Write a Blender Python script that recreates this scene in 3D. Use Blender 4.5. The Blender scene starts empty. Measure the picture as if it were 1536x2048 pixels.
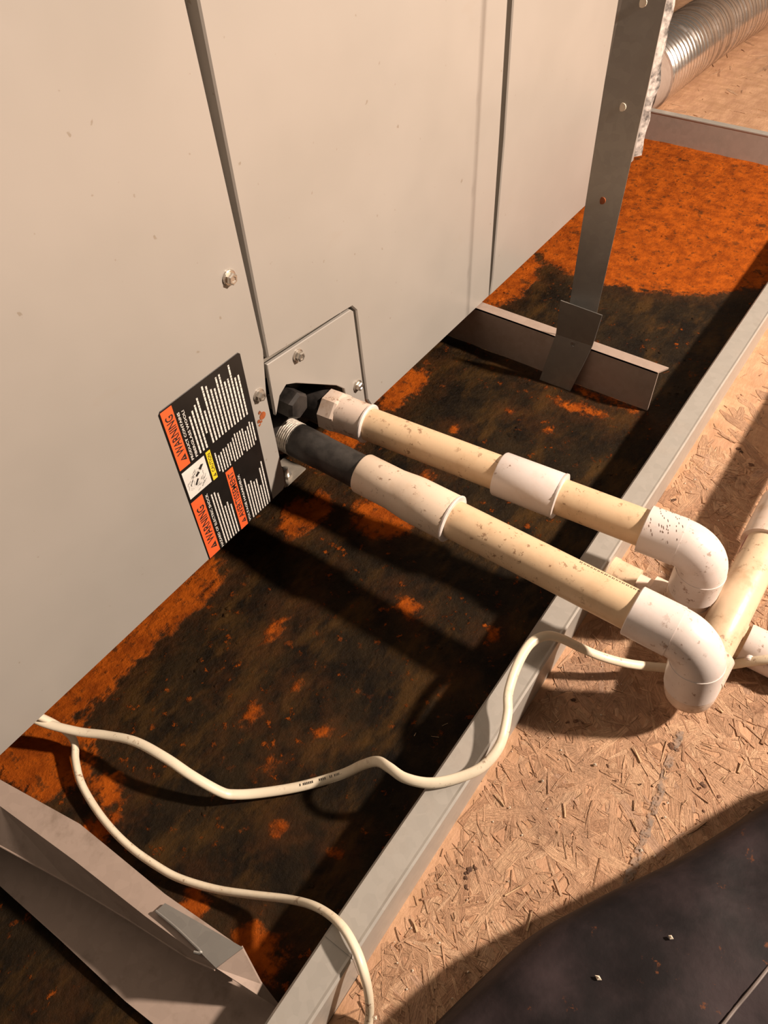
import bpy, bmesh, math, random
from mathutils import Vector, Matrix, noise

rnd = random.Random(7)
scene = bpy.context.scene
COL = scene.collection

# ------------------------------------------------------------------ camera
RC = ((0.5817514382, -0.8124150806, -0.0393319321),     # camera right
      (-0.6278249002, -0.4177758882, -0.6567337375),    # camera down
      (0.5171084594, 0.4067493627, -0.7530961407))      # camera forward
CAM = Vector((0.0, -0.35, 0.537))
FPX = 1493.04
cd = bpy.data.cameras.new('camera')
cam = bpy.data.objects.new('camera', cd)
COL.objects.link(cam)
cd.sensor_fit = 'HORIZONTAL'
cd.sensor_width = 36.0
cd.lens = FPX * 36.0 / 1536.0
cd.clip_start = 0.01
r0, r1, r2 = (Vector(r) for r in RC)
m = Matrix.Identity(4)
for i in range(3):
    m[i][0], m[i][1], m[i][2], m[i][3] = r0[i], -r1[i], -r2[i], CAM[i]
cam.matrix_world = m
scene.camera = cam

# ------------------------------------------------------------------ world, lights, exposure
world = bpy.data.worlds.new('attic_gloom')
scene.world = world
world.use_nodes = True
bg = world.node_tree.nodes['Background']
bg.inputs[0].default_value = (1.0, 0.80, 0.62, 1)
bg.inputs[1].default_value = 0.10


def bulb(name, loc, power, size, color):
    ld = bpy.data.lights.new(name, 'POINT')
    ld.energy = power
    ld.shadow_soft_size = size
    ld.color = color
    o = bpy.data.objects.new(name, ld)
    COL.objects.link(o)
    o.location = loc
    return o


WARM = (1.0, 0.81, 0.655)
# the one lamp whose hard shadows the photograph shows: behind the viewer, above the board floor
bulb('work_lamp_offscreen', (0.92, -1.18, 1.05), 182.0, 0.042, WARM)

vs = scene.view_settings
vs.view_transform = 'Standard'
vs.look = 'None'
vs.gamma = 1.0
vs.use_curve_mapping = False
vs.exposure = 0.15


# ------------------------------------------------------------------ pixel helpers (1536x2048 frame)
def ray(px, py):
    u, v = (px - 768) / FPX, (py - 1024) / FPX
    return r0 * u + r1 * v + r2


def on(px, py, axis, val):
    d = ray(px, py)
    t = (val - CAM[axis]) / d[axis]
    return CAM + d * t


def fx(px, py):
    p = on(px, py, 1, 0.0)
    return (p.x, p.z)


def fz(px, py, z=0.0):
    return on(px, py, 2, z)


# ------------------------------------------------------------------ materials
class NT:
    def __init__(self, name):
        self.m = bpy.data.materials.new(name)
        self.m.use_nodes = True
        self.t = self.m.node_tree
        self.p = self.t.nodes['Principled BSDF']
        self._pos = None

    def n(self, typ, **kw):
        nd = self.t.nodes.new(typ)
        for k, v in kw.items():
            setattr(nd, k, v)
        return nd

    def l(self, a, b):
        self.t.links.new(a, b)

    def pos(self):
        if self._pos is None:
            self._pos = self.n('ShaderNodeNewGeometry').outputs['Position']
        return self._pos

    def scaled(self, s, loc=(0, 0, 0), rot=(0, 0, 0)):
        mp = self.n('ShaderNodeMapping')
        mp.inputs['Scale'].default_value = s
        mp.inputs['Location'].default_value = loc
        mp.inputs['Rotation'].default_value = rot
        self.l(self.pos(), mp.inputs['Vector'])
        return mp.outputs[0]

    def noise(self, scale, detail=4, rough=0.55, vec=None, dist=0.0):
        nd = self.n('ShaderNodeTexNoise')
        nd.inputs['Scale'].default_value = scale
        nd.inputs['Detail'].default_value = detail
        nd.inputs['Roughness'].default_value = rough
        nd.inputs['Distortion'].default_value = dist
        self.l(vec if vec is not None else self.pos(), nd.inputs['Vector'])
        return nd.outputs['Fac']

    def voronoi(self, scale, vec=None, feature='F1', out='Distance'):
        nd = self.n('ShaderNodeTexVoronoi', feature=feature)
        nd.inputs['Scale'].default_value = scale
        self.l(vec if vec is not None else self.pos(), nd.inputs['Vector'])
        return nd.outputs[out]

    def step(self, fac, a, b):
        nd = self.n('ShaderNodeMapRange', interpolation_type='SMOOTHSTEP')
        nd.inputs[1].default_value = a
        nd.inputs[2].default_value = b
        self.l(fac, nd.inputs[0])
        return nd.outputs[0]

    def math(self, op, a, b=None, clamp=False):
        nd = self.n('ShaderNodeMath', operation=op, use_clamp=clamp)
        for i, v in enumerate((a, b)):
            if v is None:
                continue
            if isinstance(v, (int, float)):
                nd.inputs[i].default_value = v
            else:
                self.l(v, nd.inputs[i])
        return nd.outputs[0]

    def mix(self, fac, a, b):
        nd = self.n('ShaderNodeMix', data_type='RGBA')
        for sock, v in ((nd.inputs[0], fac), (nd.inputs[6], a), (nd.inputs[7], b)):
            if isinstance(v, (int, float)):
                sock.default_value = v
            elif isinstance(v, tuple):
                sock.default_value = (v[0], v[1], v[2], 1)
            else:
                self.l(v, sock)
        return nd.outputs[2]

    def color(self, v):
        if isinstance(v, tuple):
            self.p.inputs['Base Color'].default_value = (v[0], v[1], v[2], 1)
        else:
            self.l(v, self.p.inputs['Base Color'])

    def rough(self, v):
        if isinstance(v, (int, float)):
            self.p.inputs['Roughness'].default_value = v
        else:
            self.l(v, self.p.inputs['Roughness'])

    def metal(self, v):
        if isinstance(v, (int, float)):
            self.p.inputs['Metallic'].default_value = v
        else:
            self.l(v, self.p.inputs['Metallic'])

    def bump(self, h, strength=0.3, dist=0.001):
        b = self.n('ShaderNodeBump')
        b.inputs['Strength'].default_value = strength
        b.inputs['Distance'].default_value = dist
        self.l(h, b.inputs['Height'])
        self.l(b.outputs[0], self.p.inputs['Normal'])


def plain(name, col, rough=0.5, metal=0.0, var=0.12, scale=60, bump=0.0):
    k = NT(name)
    f = k.noise(scale, 5, 0.6)
    dark = tuple(c * (1 - var * 2) for c in col)
    light = tuple(min(1, c * (1 + var)) for c in col)
    k.color(k.mix(k.step(f, 0.3, 0.7), dark, light))
    k.rough(rough)
    k.metal(metal)
    if bump:
        k.bump(f, bump, 0.0008)
    return k.m


def m_paint():
    k = NT('beige_enamel')
    f = k.noise(7, 3)
    c = k.mix(k.step(f, 0.3, 0.7), (0.325, 0.306, 0.280), (0.355, 0.333, 0.306))
    g = k.noise(160, 2, 0.4)
    spots = k.step(g, 0.73, 0.78)
    c = k.mix(k.math('MULTIPLY', spots, 0.55), c, (0.20, 0.16, 0.11))
    sc = k.noise(14, 4, 0.6, k.scaled((1, 1, 2.5)))
    c = k.mix(k.math('MULTIPLY', k.step(sc, 0.62, 0.75), 0.10), c, (0.30, 0.24, 0.17))
    k.color(c)
    k.rough(0.33)
    k.bump(k.noise(9, 3, 0.5), 0.25, 0.004)
    k.p.inputs['Coat Weight'].default_value = 0.0
    return k.m


def m_galv(name, col=(0.50, 0.50, 0.49), rough=0.42, dirt=0.25, dcol=(0.20, 0.13, 0.08), metal=0.75):
    k = NT(name)
    v = k.voronoi(170, out='Color')
    bw = k.n('ShaderNodeRGBToBW')
    k.l(v, bw.inputs[0])
    c = k.mix(bw.outputs[0], tuple(x * 0.93 for x in col), tuple(x * 1.05 for x in col))
    d = k.step(k.noise(26, 5, 0.65), 0.50, 0.72)
    c = k.mix(k.math('MULTIPLY', d, dirt), c, dcol)
    k.color(c)
    k.metal(k.math('SUBTRACT', metal, k.math('MULTIPLY', d, metal * min(0.8, dirt * 1.2))))
    k.rough(k.math('ADD', rough, k.math('MULTIPLY', d, 0.10)))
    return k.m


def m_pvc(name, base, dirt, amt=0.5, spl=0.66):
    k = NT(name)
    c = k.mix(k.noise(30, 3), tuple(x * 0.93 for x in base), base)
    film = k.step(k.noise(48, 5, 0.65), 0.45, 0.75)
    c = k.mix(k.math('MULTIPLY', film, amt), c, dirt)
    sp = k.step(k.noise(150, 6, 0.72), spl, spl + 0.06)
    grp = k.step(k.noise(24, 3, 0.6), 0.42, 0.62)
    c = k.mix(k.math('MULTIPLY', k.math('MULTIPLY', sp, grp), 0.8), c, (0.20, 0.095, 0.045))
    k.color(c)
    k.rough(k.math('ADD', 0.36, k.math('MULTIPLY', film, 0.3)))
    k.p.inputs['Subsurface Weight'].default_value = 0.0
    k.bump(k.noise(300, 3), 0.08, 0.0006)
    return k.m


def m_rust():
    """Rusted pan bottom: orange scale where the water stands off, black wet slime elsewhere."""
    k = NT('rusted_pan_bottom')
    sep = k.n('ShaderNodeSeparateXYZ')
    k.l(k.pos(), sep.inputs[0])
    X, Y = sep.outputs[0], sep.outputs[1]
    wob = k.math('MULTIPLY', k.math('SUBTRACT', k.noise(38, 8, 0.68), 0.5), 0.11)
    fine = k.math('MULTIPLY', k.math('SUBTRACT', k.noise(150, 5, 0.6), 0.5), 0.05)
    w = k.math('ADD', wob, fine)
    # (x, y, rx, ry) patches where the orange scale is exposed
    blobs = [(1.10, -0.05, 0.265, 0.24), (0.775, 0.07, 0.09, 0.065), (0.53, 0.03, 0.045, 0.022), (0.42, 0.035, 0.04, 0.022),
             (0.36, -0.062, 0.024, 0.030), (0.325, 0.0, 0.030, 0.020), (0.632, -0.150, 0.006, 0.036), (0.604, -0.152, 0.008, 0.024),
             (0.557, -0.138, 0.007, 0.007), (0.29, -0.14, 0.009, 0.012), (0.215, -0.06, 0.014, 0.004),
             (0.185, 0.03, 0.05, 0.022), (0.10, 0.035, 0.07, 0.024), (0.03, 0.015, 0.035, 0.042), (0.036, -0.048, 0.013, 0.013), (0.010, -0.066, 0.016, 0.012),
             (0.020, -0.157, 0.010, 0.010), (0.022, -0.21, 0.016, 0.018), (0.14, -0.095, 0.005, 0.003), (0.12, -0.135, 0.003, 0.0025),
             (0.09, -0.171, 0.0025, 0.0025), (0.10, -0.212, 0.003, 0.0025), (0.18, -0.11, 0.003, 0.0025), (0.16, -0.15, 0.003, 0.002),
             (0.56, -0.09, 0.003, 0.003), (0.50, -0.055, 0.004, 0.004), (0.25, -0.205, 0.004, 0.004), (0.43, -0.07, 0.008, 0.005), (0.31, -0.215, 0.004, 0.004),
             (-0.10, -0.13, 0.02, 0.008)]
    mask = None
    for (bx, by, rx, ry) in blobs:
        small = min(rx, ry)
        dx = k.math('DIVIDE', k.math('SUBTRACT', X, bx), rx)
        dy = k.math('DIVIDE', k.math('SUBTRACT', Y, by), ry)
        d = k.math('SQRT', k.math('ADD', k.math('MULTIPLY', dx, dx), k.math('MULTIPLY', dy, dy)))
        # signed inside amount in metres, clipped
        s = k.math('MULTIPLY', k.math('SUBTRACT', 1.0, d), small)
        mask = s if mask is None else k.math('MAXIMUM', mask, s)
    # the ragged edge is coarse round the big patches and fine round the small ones
    big = k.step(mask, -0.03, 0.03)
    amp = k.math('MULTIPLY', w, k.math('ADD', 0.16, k.math('MULTIPLY', big, 0.45)))
    edge = k.math('ADD', mask, amp)
    omask = k.step(edge, -0.003, 0.006)
    # scattered small flecks
    fl = k.step(k.noise(95, 6, 0.7), 0.59, 0.66)
    flg = k.step(k.noise(9, 2), 0.42, 0.6)
    omask = k.math('MAXIMUM', omask, k.math('MULTIPLY', k.math('MULTIPLY', fl, flg), 0.75))
    # pits of dark scale within the orange
    pits = k.math('MAXIMUM', k.step(k.noise(120, 6, 0.7), 0.53, 0.66), k.step(k.noise(34, 5, 0.6), 0.60, 0.68))
    om2 = k.math('MULTIPLY', omask, k.math('SUBTRACT', 1.0, k.math('MULTIPLY', pits, 0.75)))
    oc = k.mix(k.step(k.noise(55, 6, 0.65), 0.3, 0.7), (0.22, 0.042, 0.002), (0.46, 0.098, 0.005))
    g = k.noise(22, 6, 0.7)
    bc = k.mix(k.step(g, 0.35, 0.7), (0.006, 0.0038, 0.002), (0.026, 0.0155, 0.006))
    br = k.step(k.noise(26, 6, 0.68, k.scaled((0.55, 1.3, 1))), 0.47, 0.68)
    bc = k.mix(k.math('MULTIPLY', br, 0.7), bc, (0.075, 0.036, 0.008))
    halo = k.step(k.math('ADD', mask, k.math('MULTIPLY', w, 0.8)), -0.03, 0.012)
    bc = k.mix(k.math('MULTIPLY', halo, 0.45), bc, (0.080, 0.030, 0.008))
    k.color(k.mix(om2, bc, oc))
    k.rough(k.math('ADD', 0.42, k.math('MULTIPLY', omask, 0.35)))
    h = k.math('ADD', k.math('MULTIPLY', omask, 0.6), k.noise(240, 8, 0.72))
    k.bump(h, 0.9, 0.0026)
    k.p.inputs['Specular IOR Level'].default_value = 0.12
    return k.m


def m_osb():
    k = NT('strand_board')
    a = k.noise(20, 6, 0.65, k.scaled((1.0, 3.2, 1), rot=(0, 0, 0.7)))
    b = k.noise(20, 6, 0.65, k.scaled((3.4, 1.0, 1), rot=(0, 0, -0.4)))
    c = k.mix(k.step(a, 0.3, 0.7), (0.42, 0.235, 0.14), (0.58, 0.35, 0.21))
    c = k.mix(k.math('MULTIPLY', k.step(b, 0.4, 0.65), 0.6), c, (0.38, 0.215, 0.11))
    d = k.step(k.noise(30, 4, 0.6), 0.66, 0.74)
    c = k.mix(k.math('MULTIPLY', d, 0.4), c, (0.14, 0.07, 0.035))
    k.color(c)
    k.rough(0.75)
    k.bump(k.noise(130, 6, 0.7, k.scaled((1, 2.5, 1), rot=(0, 0, 0.7))), 0.6, 0.002)
    return k.m


def m_strand():
    k = NT('wood_strand')
    at = k.n('ShaderNodeAttribute', attribute_name='tone')
    dirt = k.step(k.noise(12, 6, 0.65), 0.46, 0.66)
    fib = k.n('ShaderNodeAttribute', attribute_name='fibre')
    grain = k.noise(1.0, 4, 0.65, fib.outputs['Vector'])
    g2 = k.noise(420, 4, 0.65)
    c = k.mix(k.math('MULTIPLY', k.step(grain, 0.36, 0.68), 0.6), at.outputs['Color'], (0.19, 0.10, 0.05))
    c = k.mix(k.math('MULTIPLY', k.step(g2, 0.52, 0.72), 0.30), c, (0.62, 0.42, 0.26))
    c = k.mix(k.math('MULTIPLY', dirt, 0.45), c, (0.25, 0.15, 0.10))
    st = k.step(k.noise(26, 6, 0.68), 0.58, 0.70)
    c = k.mix(k.math('MULTIPLY', st, 0.75), c, (0.11, 0.048, 0.022))
    k.color(c)
    k.rough(0.72)
    k.bump(k.math('ADD', grain, k.math('MULTIPLY', g2, 0.7)), 0.9, 0.0018)
    return k.m


def m_scuff():
    k = NT('grey_scuff')
    f = k.noise(180, 6, 0.7)
    k.color(k.mix(k.step(f, 0.35, 0.65), (0.20, 0.155, 0.125), (0.34, 0.22, 0.15)))
    k.rough(0.8)
    k.p.inputs['Alpha'].default_value = 1.0
    k.l(k.step(k.noise(150, 6, 0.7), 0.42, 0.56), k.p.inputs['Alpha'])
    return k.m


M = {}
M['paint'] = m_paint()
M['gap'] = plain('dull_frame_steel', (0.28, 0.25, 0.21), 0.6, 0.2)
M['inside'] = plain('black_plastic', (0.020, 0.018, 0.016), 0.55, 0, 0.2)
M['blackfit'] = plain('black_fitting', (0.030, 0.026, 0.024), 0.45, 0.0, 0.3, 90, 0.3)
M['nipple'] = plain('black_nipple', (0.030, 0.026, 0.023), 0.55, 0.0, 0.35, 70, 0.4)
M['tape'] = plain('thread_tape', (0.62, 0.57, 0.50), 0.5, 0.2, 0.2, 300)
M['galv'] = m_galv('galvanised_rim', (0.44, 0.42, 0.385), 0.42, 0.22, metal=0.35)
M['strap'] = m_galv('galvanised_strap', (0.34, 0.335, 0.32), 0.40, 0.04, metal=0.8)
M['rail'] = m_galv('galvanised_rail', (0.36, 0.28, 0.235), 0.6, 0.3, (0.20, 0.13, 0.09), metal=0.10)
M['nrail'] = m_galv('dusty_galvanised_rail', (0.36, 0.28, 0.235), 0.6, 0.6, (0.12, 0.085, 0.055), metal=0.10)
M['screw'] = m_galv('zinc_screw', (0.62, 0.58, 0.52), 0.3, 0.15, metal=0.9)
M['rust'] = m_rust()
M['osb'] = m_osb()
M['strand'] = m_strand()
M['pvc'] = m_pvc('yellowed_pvc_pipe', (0.74, 0.545, 0.35), (0.58, 0.385, 0.22), 0.6, 0.575)
M['pvc_w'] = m_pvc('white_pvc_fitting', (0.74, 0.665, 0.63), (0.62, 0.49, 0.42), 0.5, 0.585)
M['pvc_d'] = m_pvc('muddy_pvc_fitting', (0.72, 0.59, 0.50), (0.50, 0.33, 0.21), 0.85, 0.56)
M['pvc_b'] = m_pvc('dusty_pvc_pipe', (0.70, 0.54, 0.37), (0.50, 0.33, 0.20), 0.85, 0.56)
M['pvc_a'] = m_pvc('adapter_pvc', (0.74, 0.60, 0.47), (0.60, 0.43, 0.29), 0.55, 0.575)
M['ridge'] = plain('white_glue_bead', (0.74, 0.665, 0.63), 0.4)
M['cable'] = m_pvc('white_cable_jacket', (0.76, 0.68, 0.53), (0.54, 0.43, 0.29), 0.6, 0.585)
M['ink'] = plain('black_ink', (0.02, 0.016, 0.014), 0.6)
M['duct'] = m_galv('aluminium_duct', (0.80, 0.74, 0.70), 0.24, 0.05, metal=0.97)
kk = NT('black_plastic_sheet')
dd = kk.step(kk.noise(16, 5, 0.62), 0.42, 0.72)
cc = kk.mix(dd, (0.010, 0.008, 0.009), (0.032, 0.022, 0.024))
cc = kk.mix(kk.step(kk.noise(70, 5, 0.7), 0.63, 0.70), cc, (0.10, 0.035, 0.014))
kk.color(cc)
kk.rough(0.7)
kk.p.inputs['Specular IOR Level'].default_value = 0.15
kk.bump(kk.noise(40, 5, 0.6), 0.4, 0.002)
M['felt'] = kk.m
M['seam'] = plain('sheet_hem', (0.16, 0.13, 0.12), 0.5)
M['fibre'] = plain('fibreglass_edge', (0.52, 0.48, 0.45), 0.9, 0, 0.45, 70, 0.5)
M['dark'] = plain('brown_attic_board', (0.18, 0.13, 0.09), 0.9)
M['lblack'] = plain('label_black', (0.012, 0.010, 0.009), 0.35, 0, 0.1)
M['lorange'] = plain('label_orange', (0.82, 0.13, 0.035), 0.45, 0, 0.05)
M['lwhite'] = plain('label_white', (0.74, 0.72, 0.68), 0.45, 0, 0.05)
M['lyellow'] = plain('label_yellow', (0.80, 0.62, 0.03), 0.45, 0, 0.05)
M['primer'] = plain('purple_primer', (0.30, 0.10, 0.09), 0.6, 0, 0.3)
M['rustspot'] = plain('rust_stain', (0.36, 0.09, 0.02), 0.8, 0, 0.3)
M['grit'] = plain('pale_grit', (0.70, 0.60, 0.48), 0.8)
M['chip'] = plain('wood_splinter', (0.56, 0.38, 0.22), 0.75, 0, 0.2, 90)
M['bark'] = plain('dark_bark_bit', (0.13, 0.06, 0.03), 0.8, 0, 0.3)


# ------------------------------------------------------------------ object helpers
def tag(o, label, cat, group=None, kind=None):
    o['label'] = label
    if cat:
        o['category'] = cat
    if group:
        o['group'] = group
    if kind:
        o['kind'] = kind
    return o


def empty(name, loc, label, cat, group=None):
    o = bpy.data.objects.new(name, None)
    o.empty_display_size = 0.03
    COL.objects.link(o)
    o.location = loc
    return tag(o, label, cat, group)


def base_of(o):
    v = Vector((0, 0, 0))
    while o is not None:
        v += o.location
        o = o.parent
    return v


def mesh_obj(name, verts, faces, mat, parent=None, smooth=False, origin=None, sharp=None):
    off = base_of(parent) if parent else Vector(origin or (0, 0, 0))
    me = bpy.data.meshes.new(name)
    me.from_pydata([tuple(Vector(v) - off) for v in verts], [], faces)
    me.validate()
    bm = bmesh.new()
    bm.from_mesh(me)
    bmesh.ops.recalc_face_normals(bm, faces=bm.faces)
    bm.to_mesh(me)
    bm.free()
    me.materials.append(M[mat] if isinstance(mat, str) else mat)
    if smooth:
        me.polygons.foreach_set('use_smooth', [True] * len(me.polygons))
        try:
            me.set_sharp_from_angle(angle=math.radians(sharp or 38))
        except Exception:
            pass
    o = bpy.data.objects.new(name, me)
    COL.objects.link(o)
    if parent:
        o.parent = parent
    else:
        o.location = off
    return o


def box_data(lo, hi):
    x0, y0, z0 = lo
    x1, y1, z1 = hi
    v = [(x0, y0, z0), (x1, y0, z0), (x1, y1, z0), (x0, y1, z0), (x0, y0, z1), (x1, y0, z1), (x1, y1, z1), (x0, y1, z1)]
    f = [(0, 3, 2, 1), (4, 5, 6, 7), (0, 1, 5, 4), (1, 2, 6, 5), (2, 3, 7, 6), (3, 0, 4, 7)]
    return v, f


def join(*parts):
    V, F = [], []
    for v, f in parts:
        o = len(V)
        V += list(v)
        F += [tuple(i + o for i in q) for q in f]
    return V, F


def box(name, lo, hi, mat, parent=None, bevel=0.0):
    v, f = box_data(lo, hi)
    o = mesh_obj(name, v, f, mat, parent, origin=lo)
    if bevel:
        b = o.modifiers.new('bevel', 'BEVEL')
        b.width = bevel
        b.segments = 2
        b.limit_method = 'ANGLE'
    return o


def face_prism(poly, yf, t, e=0.0012):
    """Polygon in the (x, z) face plane as a slab: front at y=yf with a small rounded edge, depth t inward."""
    n = len(poly)
    area = sum(poly[i][0] * poly[(i + 1) % n][1] - poly[(i + 1) % n][0] * poly[i][1] for i in range(n))
    if area < 0:
        poly = poly[::-1]
    ins = []
    for i in range(n):
        p0, p1, p2 = Vector(poly[i - 1]), Vector(poly[i]), Vector(poly[(i + 1) % n])
        d1, d2 = (p1 - p0).normalized(), (p2 - p1).normalized()
        n1, n2 = Vector((-d1.y, d1.x)), Vector((-d2.y, d2.x))
        b = (n1 + n2)
        b = b / max(0.35, b.length_squared / 2) if b.length > 1e-6 else n1
        ins.append(p1 + b * e)
    V = [(p.x, yf, p.y) for p in ins] + [(p[0], yf + e, p[1]) for p in poly] + [(p[0], yf + t, p[1]) for p in poly]
    F = [tuple(range(n)), tuple(range(3 * n - 1, 2 * n - 1, -1))]
    for i in range(n):
        j = (i + 1) % n
        F += [(i, j, n + j, n + i), (n + i, n + j, 2 * n + j, 2 * n + i)]
    return V, F


def sweep(path, seg=28, flat=1.0, up=None, caps=True, flutes=None):
    """Round (or flattened) tube through [(point, radius), ...]; repeated points make steps in radius."""
    P = [Vector(p) for p, _ in path]
    n = len(P)
    T = []
    for i in range(n):
        a = i
        while a > 0 and (P[i] - P[a]).length < 1e-7:
            a -= 1
        b = i
        while b < n - 1 and (P[b] - P[i]).length < 1e-7:
            b += 1
        t = P[b] - P[a]
        if t.length < 1e-9:
            t = T[-1] if T else Vector((0, 0, 1))
        T.append(t.normalized())
    ref = Vector(up) if up else (Vector((0, 0, 1)) if abs(T[0].z) < 0.9 else Vector((1, 0, 0)))
    U = (ref - T[0] * ref.dot(T[0])).normalized()
    V, F = [], []
    for i in range(n):
        if i:
            U = U - T[i] * U.dot(T[i])
            U.normalize()
        W = T[i].cross(U)
        r = path[i][1]
        for k in range(seg):
            a = 2 * math.pi * k / seg
            V.append(P[i] + (U * math.cos(a) * flat + W * math.sin(a)) * r)
    for i in range(n - 1):
        for k in range(seg):
            j = (k + 1) % seg
            F.append((i * seg + k, i * seg + j, (i + 1) * seg + j, (i + 1) * seg + k))
    if caps:
        F.append(tuple(range(seg - 1, -1, -1)))
        F.append(tuple((n - 1) * seg + k for k in range(seg)))
    return V, F


def tube(name, path, mat, parent=None, seg=28, flat=1.0, up=None, origin=None, sharp=40):
    v, f = sweep(path, seg, flat, up)
    return mesh_obj(name, v, f, mat, parent, True, origin, sharp)


def arc(p0, c, p2, rb, n=12):
    """Points turning from direction p0->c to c->p2 with bend radius rb."""
    p0, c, p2 = Vector(p0), Vector(c), Vector(p2)
    d1, d2 = (c - p0).normalized(), (p2 - c).normalized()
    ang = d1.angle(d2)
    t = rb * math.tan(ang / 2)
    a, b = c - d1 * t, c + d2 * t
    nrm = (d2 - d1 * d1.dot(d2)).normalized()
    o = a + nrm * rb
    out = []
    for i in range(n + 1):
        th = ang * i / n
        out.append(o - nrm * rb * math.cos(th) + d1 * rb * math.sin(th))
    return out


def catmull(pts, n=8):
    P = [Vector(p) for p in pts]
    out = []
    for i in range(len(P) - 1):
        a, b, c, d = P[max(0, i - 1)], P[i], P[i + 1], P[min(len(P) - 1, i + 2)]
        for k in range(n):
            t = k / n
            out.append(0.5 * ((2 * b) + (c - a) * t + (2 * a - 5 * b + 4 * c - d) * t * t + (3 * b - a - 3 * c + d) * t ** 3))
    out.append(P[-1])
    return out


def thick(poly3, t, nrm=None):
    """A sheet of polygon points given thickness t against its normal."""
    P = [Vector(p) for p in poly3]
    if nrm is None:
        nrm = Vector((0, 0, 0))
        for i in range(1, len(P) - 1):
            nrm += (P[i] - P[0]).cross(P[i + 1] - P[0])
        nrm.normalize()
        if nrm.z < 0:
            nrm = -nrm
    else:
        nrm = Vector(nrm)
    n = len(P)
    V = [p.copy() for p in P] + [p - nrm * t for p in P]
    F = [tuple(range(n)), tuple(range(2 * n - 1, n - 1, -1))]
    for i in range(n):
        j = (i + 1) % n
        F.append((i, n + i, n + j, j))
    return V, F


def strip_sheet(A, B, t, nrm):
    """Sheet between polylines A and B with thickness."""
    nrm = Vector(nrm).normalized()
    n = len(A)
    A = [Vector(a) for a in A]
    B = [Vector(b) for b in B]
    V = A + B + [a - nrm * t for a in A] + [b - nrm * t for b in B]
    F = []
    for i in range(n - 1):
        F += [(i, i + 1, n + i + 1, n + i), (2 * n + i, 3 * n + i, 3 * n + i + 1, 2 * n + i + 1),
              (i, 2 * n + i, 2 * n + i + 1, i + 1), (n + i, n + i + 1, 3 * n + i + 1, 3 * n + i)]
    F += [(0, n, 3 * n, 2 * n), (n - 1, 2 * n - 1 + 2 * n, 2 * n - 1, n - 1)][:1]
    F += [(n - 1, 3 * n - 1, 4 * n - 1, 2 * n - 1)]
    return V, F


def hexscrew(name, x, z, parent, yf=0.0, mat='screw', rot=0.3, s=1.0):
    v1, f1 = sweep([((x, yf + 0.001, z), 0.0056 * s), ((x, yf - 0.0012 * s, z), 0.0056 * s), ((x, yf - 0.0016 * s, z), 0.0048 * s)], 20)
    prof = [(yf - 0.0014 * s, 0.0042), (yf - 0.0042 * s, 0.0042), (yf - 0.0050 * s, 0.0034), (yf - 0.0050 * s, 0.0022), (yf - 0.0044 * s, 0.0016)]
    V, F = [], []
    for (y, r) in prof:
        for k in range(6):
            a = rot + k * math.pi / 3
            V.append((x + r * s * math.cos(a), y, z + r * s * math.sin(a)))
    for i in range(len(prof) - 1):
        for k in range(6):
            j = (k + 1) % 6
            F.append((i * 6 + k, i * 6 + j, (i + 1) * 6 + j, (i + 1) * 6 + k))
    F.append(tuple((len(prof) - 1) * 6 + k for k in range(6)))
    v, f = join((v1, f1), (V, F))
    return mesh_obj(name, v, f, mat, parent)


def drill(ob, a, b, r):
    """Cut a round hole of radius r through ob from a to b (world points)."""
    v, f = sweep([(a, r), (b, r)], 20)
    cut = mesh_obj('drill', v, f, 'screw')
    md = ob.modifiers.new('hole', 'BOOLEAN')
    md.operation = 'DIFFERENCE'
    md.solver = 'EXACT'
    md.object = cut
    bpy.context.view_layer.update()
    me = bpy.data.meshes.new_from_object(ob.evaluated_get(bpy.context.evaluated_depsgraph_get()))
    ob.modifiers.remove(md)
    ob.data = me
    bpy.data.objects.remove(cut)


def ring(name, c, d, r0_, r1_, t, mat, parent):
    """A flat annulus standing t proud along d."""
    c, d = Vector(c), Vector(d).normalized()
    v, f = sweep([(c, r0_), (c, r1_), (c + d * t, r1_), (c + d * t, r0_), (c, r0_)], 20, caps=False)
    return mesh_obj(name, v, f, mat, parent)


# ================================================================== the setting
FX0, FX1, FY0, FY1 = -0.9, 2.3, -1.7, 0.9
fl = box('floor', (FX0, FY0, -0.018), (FX1, FY1, 0.0), 'osb')
tag(fl, 'tan strand board attic floor with pressed wood strands and dirt', None, None, 'structure')
wb = box('wall_back', (2.25, FY0, -0.02), (2.30, FY1, 1.3), 'dark')
tag(wb, 'brown attic board wall behind the flexible duct', None, None, 'structure')

# pressed strands of the board as real slivers
V, F, TONE, FIB = [], [], [], []
palette = [(0.64, 0.385, 0.235), (0.57, 0.335, 0.20), (0.70, 0.44, 0.27), (0.50, 0.28, 0.165), (0.76, 0.49, 0.31), (0.56, 0.35, 0.235), (0.38, 0.20, 0.105)]


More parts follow.
